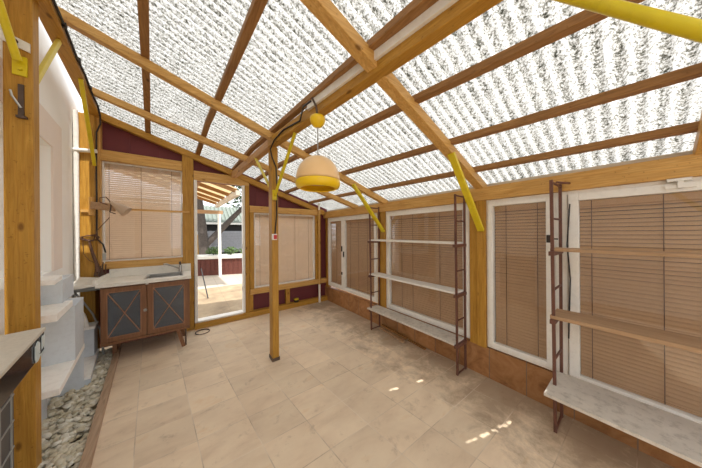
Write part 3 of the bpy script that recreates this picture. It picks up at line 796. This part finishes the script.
# white steps against the house
t = thing('steps', 'white painted steps up to the house door beside the near post', 'steps', (-0.80, 2.7, -0.05))
def slab(x0, yn, x1, yf, z, th, xl):           # right edge from (x0,yn) to (x1,yf)
    m = MB(); m.prism([(xl, yn), (x0, yn), (x1, yf), (xl - 0.10, yf)], z - th, z); return m
slab(-0.681, 2.263, -0.778, 3.06, 0.40, 0.045, -0.86).build('tread', M['tread'], t, 0.004)
slab(-0.697, 2.283, -0.746, 2.70, 0.88, 0.05, -0.90).build('tread', M['tread'], t, 0.004)
slab(-0.740, 2.40, -0.785, 2.66, 1.09, 0.035, -0.90).build('tread', M['tread'], t, 0.004)
MB().prism([(-0.94, 3.02), (-0.776, 3.03), (-0.785, 3.06), (-0.955, 3.06)], -0.055, 0.355).build('riser', M['step'], t)
MB().prism([(-0.91, 2.70), (-0.735, 2.70), (-0.778, 3.04), (-0.95, 3.04)], 0.40, 0.83).build('riser', M['step'], t)
MB().prism([(-0.90, 2.63), (-0.775, 2.63), (-0.81, 2.95), (-0.93, 2.95)], 0.88, 1.055).build('riser', M['step'], t)
MB().prism([(-0.93, 2.28), (-0.85, 2.28), (-0.88, 2.72), (-0.95, 2.72)], -0.055, 0.355).build('support', M['step'], t)
t = thing('steps', 'low white step block between the taller steps and the cabinet', 'steps', (-0.88, 3.4, -0.05))
MB().prism([(-0.86, 3.07), (-0.748, 3.07), (-0.848, 3.74), (-1.0, 3.74), (-0.945, 3.20)], -0.055, 0.055).build('base', M['step'], t)
MB().prism([(-0.86, 3.066), (-0.744, 3.066), (-0.844, 3.74), (-1.0, 3.74), (-0.945, 3.20)], 0.055, 0.08).build('tread', M['tread'], t)
MB().prism([(-0.955, 3.56), (-0.838, 3.56), (-0.852, 3.73), (-0.97, 3.73)], 0.08, 0.375).build('riser', M['step'], t)
MB().prism([(-0.962, 3.545), (-0.826, 3.545), (-0.846, 3.74), (-0.975, 3.74)], 0.375, 0.40).build('cap', M['tread'], t)
MB().prism([(-1.0, 3.44), (-0.955, 3.44), (-0.97, 3.54), (-1.012, 3.54)], 0.08, 0.42).build('side_block', M['tread'], t)

# ------------------------------------------------------------------ sink cabinet
CX0, CX1, CY0, CY1 = -0.757, -0.004, 3.38, 3.80
t = thing('sink_cabinet', 'brown two door cabinet with crossed glazing bars under the sink', 'cabinet', ((CX0 + CX1) / 2, 3.6, 0))
b = MB(); zb, zt = 0.215, 0.835
b.box(CX0, CX0 + 0.02, CY0 + 0.02, CY1, zb, zt); b.box(CX1 - 0.02, CX1, CY0 + 0.02, CY1, zb, zt)
b.box(CX0 + 0.02, CX1 - 0.02, CY0 + 0.02, CY1, zb, zb + 0.02); b.box(CX0 + 0.02, CX1 - 0.02, CY1 - 0.012, CY1, zb + 0.02, zt)
b.box(CX0 + 0.02, CX1 - 0.02, CY0 + 0.02, CY0 + 0.04, zt - 0.03, zt)
b.box(CX0, CX1, CY0 - 0.002, CY0 + 0.02, zb, zb + 0.028)
b.box(-0.411, -0.377, CY0 + 0.02, CY0 + 0.04, zb + 0.02, zt - 0.03)
b.build('body', M['cabinet'], t, 0.002)
b = MB(); b.box(CX0 + 0.022, CX1 - 0.022, CY0 + 0.07, CY1 - 0.014, 0.50, 0.515)
b.build('shelf', M['cabinet'], t)
def cdoor(x0, x1, knobx):
    z0, z1, fw = 0.247, 0.822, 0.05
    m = MB(); frame_rect_x(m, CY0 - 0.004, CY0 + 0.018, x0, x1, z0, z1, fw)
    d = m.build('door', M['cabinet'], t, 0.003)
    MB().box(x0 + fw, x1 - fw, CY0 + 0.006, CY0 + 0.009, z0 + fw, z1 - fw).build('pane', M['smoke'], d)
    m = MB()
    for s in (0, 1):
        za, zc = (z0 + fw, z1 - fw) if s else (z1 - fw, z0 + fw)
        m.bar((x0 + fw, CY0 + 0.001 + s * 0.003, za), (x1 - fw, CY0 + 0.001 + s * 0.003, zc), 0.005, 0.009, (0, 1, 0) if False else (1, 0, 1) if s == 0 else (-1, 0, 1))
    frame_rect_x(m, CY0 - 0.006, CY0 - 0.0035, x0 + fw - 0.006, x1 - fw + 0.006, z0 + fw - 0.006, z1 - fw + 0.006, 0.008)
    m.build('glazing_bars', M['cabtrim'], d)
    return d
d = cdoor(-0.752, -0.397, 0)
MB().lathe([(0.0, 0.0), (0.014, 0.0), (0.018, 0.006), (0.012, 0.012), (0.0, 0.013)], (0, 0, 0), 20)
m = MB(); m.tube([(-0.408, CY0 - 0.004, 0.535), (-0.408, CY0 - 0.020, 0.535)], [0.008, 0.017], 16); m.tube([(-0.408, CY0 - 0.020, 0.535), (-0.408, CY0 - 0.027, 0.535)], [0.017, 0.010], 16)
m.build('knob', M['steel'], d)
cdoor(-0.391, -0.010, 0)
m = MB(); m.box(-0.405, -0.38, CY0 - 0.010, CY0 - 0.003, 0.824, 0.834); m.build('catch', M['pvc'], t)
for x, dx in ((-0.10, 0.035), (-0.69, 0.0)):
    for y in ((CY0 + 0.03 if x > -0.5 else CY0 + 0.22), CY1 - 0.05):
        m = MB(); m.bar((x - dx * 0.6, y, zb), (x + dx, y, 0.0), 0.035, 0.04, (0, 1, 0)); m.build('leg', M['cabinet'], t)
m = MB(); m.tube([(-0.045, CY0 + 0.04, zb), (-0.045, CY0 + 0.04, 0.0)], 0.008); m.build('prop', M['darksteel'], t)

t = thing('sink_counter', 'white counter with steel sink on the brown cabinet', 'counter', (-0.4, 3.6, 0.837))
b = MB()
SX0, SX1, SY0, SY1 = -0.42, -0.085, 3.47, 3.79
x0, x1, y0, y1, z0, z1 = -0.785, 0.012, 3.365, 3.885, 0.837, 0.872
b.box(x0, SX0, y0, y1, z0, z1); b.box(SX1, x1, y0, y1, z0, z1); b.box(SX0, SX1, y0, SY0, z0, z1); b.box(SX0, SX1, SY1, y1, z0, z1)
b.box(x0, x1, y1 - 0.02, y1, z1, z1 + 0.10)
b.build('worktop', M['counter'], t)
b = MB(); b.hexa([(-0.985, 3.40, 0.838), (-0.787, 3.37, 0.86), (-0.787, 3.80, 0.86), (-0.985, 3.76, 0.895),
                  (-0.985, 3.40, 0.868), (-0.787, 3.37, 0.885), (-0.787, 3.80, 0.885), (-0.985, 3.76, 0.92)])
b.build('drainer', M['counter'], t)
b = MB(); b.hexa([(-0.80, 3.362, 0.872), (-0.775, 3.362, 0.872), (-0.775, 3.86, 0.872), (-0.80, 3.86, 0.872),
                  (-0.80, 3.362, 0.925), (-0.785, 3.362, 0.925), (-0.785, 3.86, 0.925), (-0.80, 3.86, 0.925)])
b.build('end_lip', M['counter'], t)
b = MB(); zf = 0.80
b.box(SX0 + .002, SX1 - .002, SY0 + .002, SY1 - .002, zf, zf + 0.004)
b.box(SX0, SX0 + 0.004, SY0, SY1, zf, z1); b.box(SX1 - 0.004, SX1, SY0, SY1, zf, z1); b.box(SX0, SX1, SY0, SY0 + 0.004, zf, z1); b.box(SX0, SX1, SY1 - 0.004, SY1, zf, z1)
frame = MB()
for (a0, a1, c0, c1) in ((SX0 - .015, SX1 + .015, SY0 - .015, SY0), (SX0 - .015, SX1 + .015, SY1, SY1 + .015), (SX0 - .015, SX0, SY0, SY1), (SX1, SX1 + .015, SY0, SY1)):
    b.box(a0, a1, c0, c1, z1, z1 + 0.004)
b.build('basin', M['steel'], t)
tp = thing('tap', 'chrome mixer tap at the back of the sink', 'tap', (-0.105, 3.835, 0.874))
MB().tube([(-0.105, 3.835, 0.874), (-0.105, 3.835, 0.965)], [0.020, 0.016], 14).build('body', M['steel'], tp)
MB().tube([(-0.105, 3.835, 0.91), (-0.17, 3.80, 0.955), (-0.25, 3.75, 1.0), (-0.275, 3.735, 1.0)], 0.010, 10).build('spout', M['steel'], tp)
MB().tube([(-0.105, 3.835, 0.965), (-0.11, 3.825, 1.01)], [0.010, 0.014], 10).build('lever', M['darksteel'], tp)
# pipes in the dark gap left of the cabinet
tag(MB().tube([(-1.015, 3.62, 0.80), (-0.76, 3.62, 0.80)], 0.026, 12).build('waste_pipe', M['grey']), 'grey horizontal pipe running into the cabinet side', 'pipe')
tag(MB().tube([(-0.99, 3.50, 0.76), (-0.95, 3.50, 0.66), (-0.90, 3.50, 0.54), (-0.875, 3.50, 0.42)], 0.022, 10).build('waste_hose', M['pvc']), 'thick white hose slanting down beside the cabinet', 'hose')
tag(MB().tube([(-0.985, 3.64, 0.76), (-0.96, 3.66, 0.70), (-0.88, 3.70, 0.50), (-0.83, 3.72, 0.30), (-0.80, 3.72, -0.03)], 0.009, 8).build('rod', M['grey']), 'thin grey rod leaning in the gap beside the cabinet', 'rod')

# ------------------------------------------------------------------ near worktop in the left corner
t = thing('outdoor_worktop', 'stone topped unit with glossy black edge in the near left corner', 'worktop', (-0.68, 1.4, -0.05))
def rotp(u, v):    # u across from the right edge (towards the house), v back from the far edge
    d = Vector((0.1446, -0.9895)); n = Vector((-0.9765, -0.2155))
    p = Vector((-0.587, 1.809)) + d * v + n * u
    return (p.x, p.y)
top = [rotp(0, 0), rotp(0, 0.62), rotp(0.14, 0.62), rotp(0.24, 0)]
MB().prism([rotp(0, 0), rotp(0.215, 0), rotp(0.20, 0.62), rotp(0, 0.62)], 0.915, 0.932).build('top', M['stonetop'], t, 0.003)
MB().prism([rotp(0.004, 0.004), rotp(0.215, 0.004), rotp(0.20, 0.616), rotp(0.004, 0.616)], 0.81, 0.914).build('fascia', M['fascia'], t, 0.003)
MB().prism([rotp(0.082, 0.04), rotp(0.21, 0.04), rotp(0.19, 0.60), rotp(0.082, 0.60)], -0.055, 0.809).build('base', M['slate'], t)
st = MB(); rnd = random.Random(2)
def torn(v0, v1, z0, z1):
    n = 6
    lo = []
    for i in range(n + 1):
        v = v0 + (v1 - v0) * i / n
        lo.append((rotp(0.0015, v), z0 + rnd.uniform(0, 0.028), z1 - rnd.uniform(0, 0.02)))
    for (p, a, c), (q, a2, c2) in zip(lo[:-1], lo[1:]):
        p2 = (p[0] + 0.0022, p[1] + 0.0004); q2 = (q[0] + 0.0022, q[1] + 0.0004)
        st.hexa([(p[0], p[1], a), (q[0], q[1], a2), (q2[0], q2[1], a2), (p2[0], p2[1], a), (p[0], p[1], c), (q[0], q[1], c2), (q2[0], q2[1], c2), (p2[0], p2[1], c)])
torn(0.02, 0.07, 0.83, 0.91); torn(0.10, 0.17, 0.815, 0.905); torn(0.03, 0.16, 0.812, 0.83)
o = st.build('sticker', M['paper'], t); o['label'] = 'torn remains of a white sticker'
g = MB()
for z in (0.30, 0.42, 0.54, 0.66, 0.76):
    g.bar(rotp(0.080, 0.05) + (z,), rotp(0.080, 0.58) + (z,), 0.004, 0.006)
for v in (0.08, 0.2, 0.32, 0.44, 0.56):
    g.bar(rotp(0.080, v) + (0.2,), rotp(0.080, v) + (0.80,), 0.006, 0.004, (0, 1, 0))
g.build('tile_joints', M['grey'], t)

# ------------------------------------------------------------------ shelf racks
def rack(name, label, cat, ladders, xs_, ztop, rungs, shelves, mats):
    t = thing(name, label, cat, (2.16, sum(ladders) / len(ladders), 0))
    (fb, ft), (bb, bt) = xs_
    for y in ladders:
        l = MB(); w = 0.017
        l.bar((fb, y, 0.0), (ft, y, ztop), w, w, (0, 1, 0)); l.bar((bb, y, 0.0), (bt, y, ztop + 0.01), w, w, (0, 1, 0))
        for z in [0.012, ztop - 0.012] + rungs:
            k = z / ztop
            l.tube([(fb + (ft - fb) * k, y, z), (bb + (bt - bb) * k, y, z)], 0.0075, 8)
        l.build('ladder_frame', M['rust'], t)
        for z, *_ in shelves:
            k = z / ztop
            m = MB(); m.box(fb + (ft - fb) * k - 0.035, bb + 0.01, y - 0.014, y + 0.014, z - 0.036, z - 0.008)
            m.build('bracket', M['rust'], t)
    for (z, xa, xb, ya, yb, th), mt in zip(shelves, mats):
        MB().box(xa, xb, ya, yb, z - 0.008, z - 0.008 + th).build('shelf', M[mt], t, 0.002)
    return t
rack('shelf_rack', 'brown steel ladder rack with three white shelves between the posts', 'shelf rack', (1.06, 2.30), ((2.083, 2.062), (2.245, 2.245)), 1.765, [1.505, 1.014, 0.53],
     [(1.285, 2.072, 2.235, 1.072, 2.33, 0.02), (0.795, 2.072, 2.24, 1.072, 2.33, 0.02), (0.305, 2.035, 2.24, 1.072, 2.34, 0.02)], ['shelf_white', 'shelf_white', 'shelf_grey'])
rack('shelf_rack', 'taller brown ladder rack with tan and grey shelves, nearest the camera', 'shelf rack', (0.348, -0.92), ((2.030, 1.955), (2.235, 2.235)), 1.745, [1.486, 0.995, 0.51],
     [(1.270, 1.985, 2.17, -0.96, 0.362, 0.018), (0.805, 1.985, 2.20, -0.96, 0.365, 0.024), (0.325, 1.86, 2.235, -0.96, 0.375, 0.020)], ['tanwoodY', 'tanwoodY', 'shelf_grey'])
tag(MB().tube([(2.12, 0.348, 1.752), (2.244, 0.30, 1.752)], 0.008, 8).build('stay_rod', M['rust']), 'short brown rod tying the nearer rack to the header', 'rod')

# loose planks on the floor under the white rack
G = 'loose planks under the white rack'
tag(MB().bar((2.225, 2.26, 0.012), (2.165, 1.78, 0.012), 0.045, 0.024).build('plank', M['tanwoodY'], None, 0.002), 'front plank lying on the floor under the white rack', 'plank', G)
tag(MB().bar((2.258, 2.26, 0.037), (2.215, 1.78, 0.012 + 0.025), 0.035, 0.024).build('plank', M['brownY'], None, 0.002), 'back plank lying against the tiled wall under the white rack', 'plank', G)
tag(MB().bar((2.255, 1.78, 0.008), (2.235, 1.52, 0.008), 0.03, 0.016).build('plank', M['brownY'], None, 0.002), 'short dark offcut beside the planks under the white rack', 'offcut')

# ------------------------------------------------------------------ outside, seen through the doorway
t = thing('planter_wall', 'low red brown planter wall with pale stone cap on the terrace', 'planter', (0.9, 9.1, -0.085))
pa, pb = Vector((-3.2, 10.6)), Vector((4.6, 7.5))
dv = (pb - pa).normalized(); nv = Vector((-dv.y, dv.x))
def quad(a, c, o0, o1): return [tuple(a + nv * o0), tuple(c + nv * o0), tuple(c + nv * o1), tuple(a + nv * o1)]
MB().prism(quad(pa, pb, 0.0, 0.7), -0.085, 0.50).build('face', M['brickred'], t)
m = MB()
for i in range(56):
    p = pa + dv * (0.15 * i); m.prism(quad(p, p + dv * 0.012, -0.02, 0.0), -0.085, 0.50)
m.build('battens', M['brickred'], t)
MB().prism(quad(pa, pb, -0.06, 0.80), 0.50, 0.59).build('cap', M['stonecap'], t)
def leaves(mb, c, rad, n, s, rnd):
    for _ in range(n):
        d = Vector((rnd.gauss(0, 1), rnd.gauss(0, 1), rnd.gauss(0, 1))).normalized() * (rnd.random() ** 0.4)
        p = Vector(c) + Vector((d.x * rad[0], d.y * rad[1], d.z * rad[2]))
        u = Vector((rnd.gauss(0, 1), rnd.gauss(0, 1), rnd.gauss(0, 1))).normalized(); w = u.orthogonal().normalized()
        k = s * rnd.uniform(.6, 1.3)
        mb.add([p - u * k, p + w * k * .45, p + u * k, p - w * k * .45], [(0, 1, 2, 3)])
rnd = random.Random(5)
for i, (x, y, lab) in enumerate([(1.25, 9.25, 'green shrub on the planter near the doorway edge'), (1.75, 9.1, 'green shrub on the planter hidden partly by the door jamb'), (0.72, 9.55, 'small green shrub on the planter behind the white post')]):
    t = thing('shrub', lab, 'shrub', (x, y, 0.59))
    m = MB(); leaves(m, (x, y, 0.75), (0.26, 0.2, 0.15), 200, 0.05, rnd); m.build('foliage', M['leaf'], t)
    MB().tube([(x, y, 0.59), (x, y, 0.80)], 0.02, 6).build('stem', M['bark'], t)
t = thing('tree', 'grey leaning tree trunk behind the planter', 'tree', (0.45, 12.6, -0.085))
MB().tube([(0.62, 13.0, -0.085), (0.55, 13.0, 0.9), (0.50, 13.0, 1.8), (0.35, 13.0, 3.2), (0.3, 13.0, 4.4)], [0.26, 0.22, 0.19, 0.17, 0.12], 12).build('trunk', M['bark'], t)
MB().tube([(0.58, 13.0, 0.75), (1.1, 13.0, 1.35), (1.9, 13.0, 2.3), (2.9, 13.0, 3.4)], [0.16, 0.15, 0.13, 0.09], 12).build('bough', M['bark'], t)
m = MB(); leaves(m, (2.6, 12.8, 3.6), (1.6, 1.0, 0.9), 900, 0.12, rnd); leaves(m, (1.3, 12.4, 4.9), (3.4, 1.9, 0.9), 2600, 0.2, rnd); m.build('foliage', M['leaf'], t)
t = thing('fence', 'grey white clapboard fence behind the planter', 'fence', (2.0, 14.8, -0.085))
m = MB()
for i in range(8):
    z = 0.3 + i * 0.155; m.hexa([(-3, 14.75, z), (6, 14.3, z), (6, 14.38, z), (-3, 14.83, z), (-3, 14.79, z + 0.15), (6, 14.34, z + 0.15), (6, 14.38, z + 0.15), (-3, 14.83, z + 0.15)])
m.build('boards', M['clap'], t)
MB().box(0.9, 1.0, 14.45, 14.55, -0.085, 1.55).build('post', M['clap'], t)
t = thing('shed', 'dark neighbouring shed with a pale corrugated roof behind the fence', 'shed', (2.5, 16, -0.085))
MB().box(-3, 7, 16.4, 18, -0.085, 2.36).build('wall', M['black'], t)
m = MB()
for i in range(46):
    x = -3.2 + i * 0.23
    m.hexa([(x, 15.4, 2.08), (x + 0.14, 15.4, 2.08), (x + 0.14, 18, 3.3), (x, 18, 3.3), (x, 15.4, 2.16), (x + 0.14, 15.4, 2.16), (x + 0.14, 18, 3.38), (x, 18, 3.38)])
    m.hexa([(x + 0.14, 15.4, 2.06), (x + 0.23, 15.4, 2.06), (x + 0.23, 18, 3.28), (x + 0.14, 18, 3.28), (x + 0.14, 15.4, 2.09), (x + 0.23, 15.4, 2.09), (x + 0.23, 18, 3.31), (x + 0.14, 18, 3.31)])
m.build('roof', M['shedroof'], t)
MB().box(-3.2, 7.3, 15.3, 15.4, 1.95, 2.07).build('fascia', M['pvc'], t)
tag(MB().box(0.20, 0.62, 13.6, 13.7, -0.085, 1.35).build('board', M['yellowpost']), 'ochre board standing behind the tree trunk', 'board')

# pergola with cream translucent sheets
t = thing('pergola', 'pergola with cream roof sheets and timber rafters over the terrace', 'pergola', (0.0, 8.0, -0.085))
ex = lambda y: 0.964 - 0.053 * (y - 5.09)
def pz(x, y): return 2.40 + 0.32 * (ex(y) - x)
y0, y1 = 5.85, 9.0
m = MB()
m.hexa([(-3, y0, pz(-3, y0) + .09), (ex(y0), y0, pz(ex(y0), y0) + .09), (ex(y1), y1, pz(ex(y1), y1) + .09), (-3, y1, pz(-3, y1) + .09),
        (-3, y0, pz(-3, y0) + .10), (ex(y0), y0, pz(ex(y0), y0) + .10), (ex(y1), y1, pz(ex(y1), y1) + .10), (-3, y1, pz(-3, y1) + .10)])
m.build('sheeting', M['cream_sheet'], t)
for y in (5.95, 6.7, 7.45, 8.2, 8.9):
    MB().bar((-3, y, pz(-3, y)), (ex(y), y, pz(ex(y), y)), 0.06, 0.085, bottom=True).build('rafter', M['brownX'], t)
MB().bar((ex(5.8) + 0.02, 5.8, 2.32), (ex(9.0) + 0.02, 9.0, 2.32), 0.09, 0.12, bottom=True).build('eave_beam', M['greywoodY'], t)
MB().bar((ex(5.8) - 0.75, 5.8, 2.55), (ex(9.0) - 0.75, 9.0, 2.55), 0.07, 0.09, bottom=True).build('purlin', M['brownY'], t)
MB().bar((-3, 8.85, 2.08), (0.95, 8.85, 2.08), 0.1, 0.12, bottom=True).build('end_beam', M['tanwoodY'], t)
MB().tube([(0.85, 8.75, -0.085), (0.83, 8.80, 2.08)], 0.048, 12).build('post', M['pvc'], t)
MB().box(-2.9, -2.8, 5.9, 6.0, -0.085, 3.55).build('post', M['brownZ'], t)
tag(MB().tube([(0.33, 5.9, -0.08), (0.22, 6.4, 0.55)], 0.012, 8).build('stick', M['black']), 'thin black stick leaning on the sunny terrace', 'stick')

# ------------------------------------------------------------------ light
w = bpy.data.worlds.new('World'); sc.world = w; w.use_nodes = True
nt = w.node_tree; nt.nodes.clear()
out = nt.nodes.new('ShaderNodeOutputWorld'); bg = nt.nodes.new('ShaderNodeBackground'); sky = nt.nodes.new('ShaderNodeTexSky')
sky.sky_type = 'HOSEK_WILKIE'; sky.turbidity = 3.0; sky.sun_direction = SUN.normalized()
mixs = nt.nodes.new('ShaderNodeMix'); mixs.data_type = 'RGBA'; mixs.inputs[0].default_value = 0.75
nt.links.new(sky.outputs[0], mixs.inputs[6]); mixs.inputs[7].default_value = (0.60, 0.61, 0.62, 1)   # thin bright cloud
nt.links.new(mixs.outputs[2], bg.inputs[0]); bg.inputs[1].default_value = 2.6
nt.links.new(bg.outputs[0], out.inputs[0])
ld = bpy.data.lights.new('sun', 'SUN'); ld.energy = 3.2; ld.angle = math.radians(0.35); ld.color = (1.0, 0.97, 0.92)
lo = bpy.data.objects.new('sun', ld); COL.objects.link(lo); lo.location = (2, -3, 8)
lo.rotation_euler = SUN.normalized().to_track_quat('Z', 'Y').to_euler()

# ------------------------------------------------------------------ camera
cd = bpy.data.cameras.new('camera'); co = bpy.data.objects.new('camera', cd); COL.objects.link(co)
F = 215.0; YAW = math.radians(36.9); ROLL = math.radians(-0.4)
cd.sensor_width = 36.0; cd.lens = F / 702 * 36.0; cd.shift_y = -1.5 / 702; cd.clip_start = 0.02; cd.clip_end = 200
fw = Vector((math.sin(YAW), math.cos(YAW), 0)); rt = Vector((math.cos(YAW), -math.sin(YAW), 0)); up = Vector((0, 0, 1))
c, s = math.cos(ROLL), math.sin(ROLL)
r2 = rt * c + up * s; u2 = up * c - rt * s
mt = Matrix((r2, u2, -fw)).transposed().to_4x4(); mt.translation = (0, 0, 1.4)
co.matrix_world = mt
sc.camera = co

sc.view_settings.view_transform = 'Standard'; sc.view_settings.look = 'None'
sc.view_settings.exposure = 0.72; sc.view_settings.gamma = 1.0
sc.view_settings.use_curve_mapping = False
sc.cycles.max_bounces = 12; sc.cycles.diffuse_bounces = 7; sc.cycles.transmission_bounces = 8; sc.cycles.transparent_max_bounces = 16
sc.cycles.sample_clamp_indirect = 6.0
sc.cycles.use_denoising = True
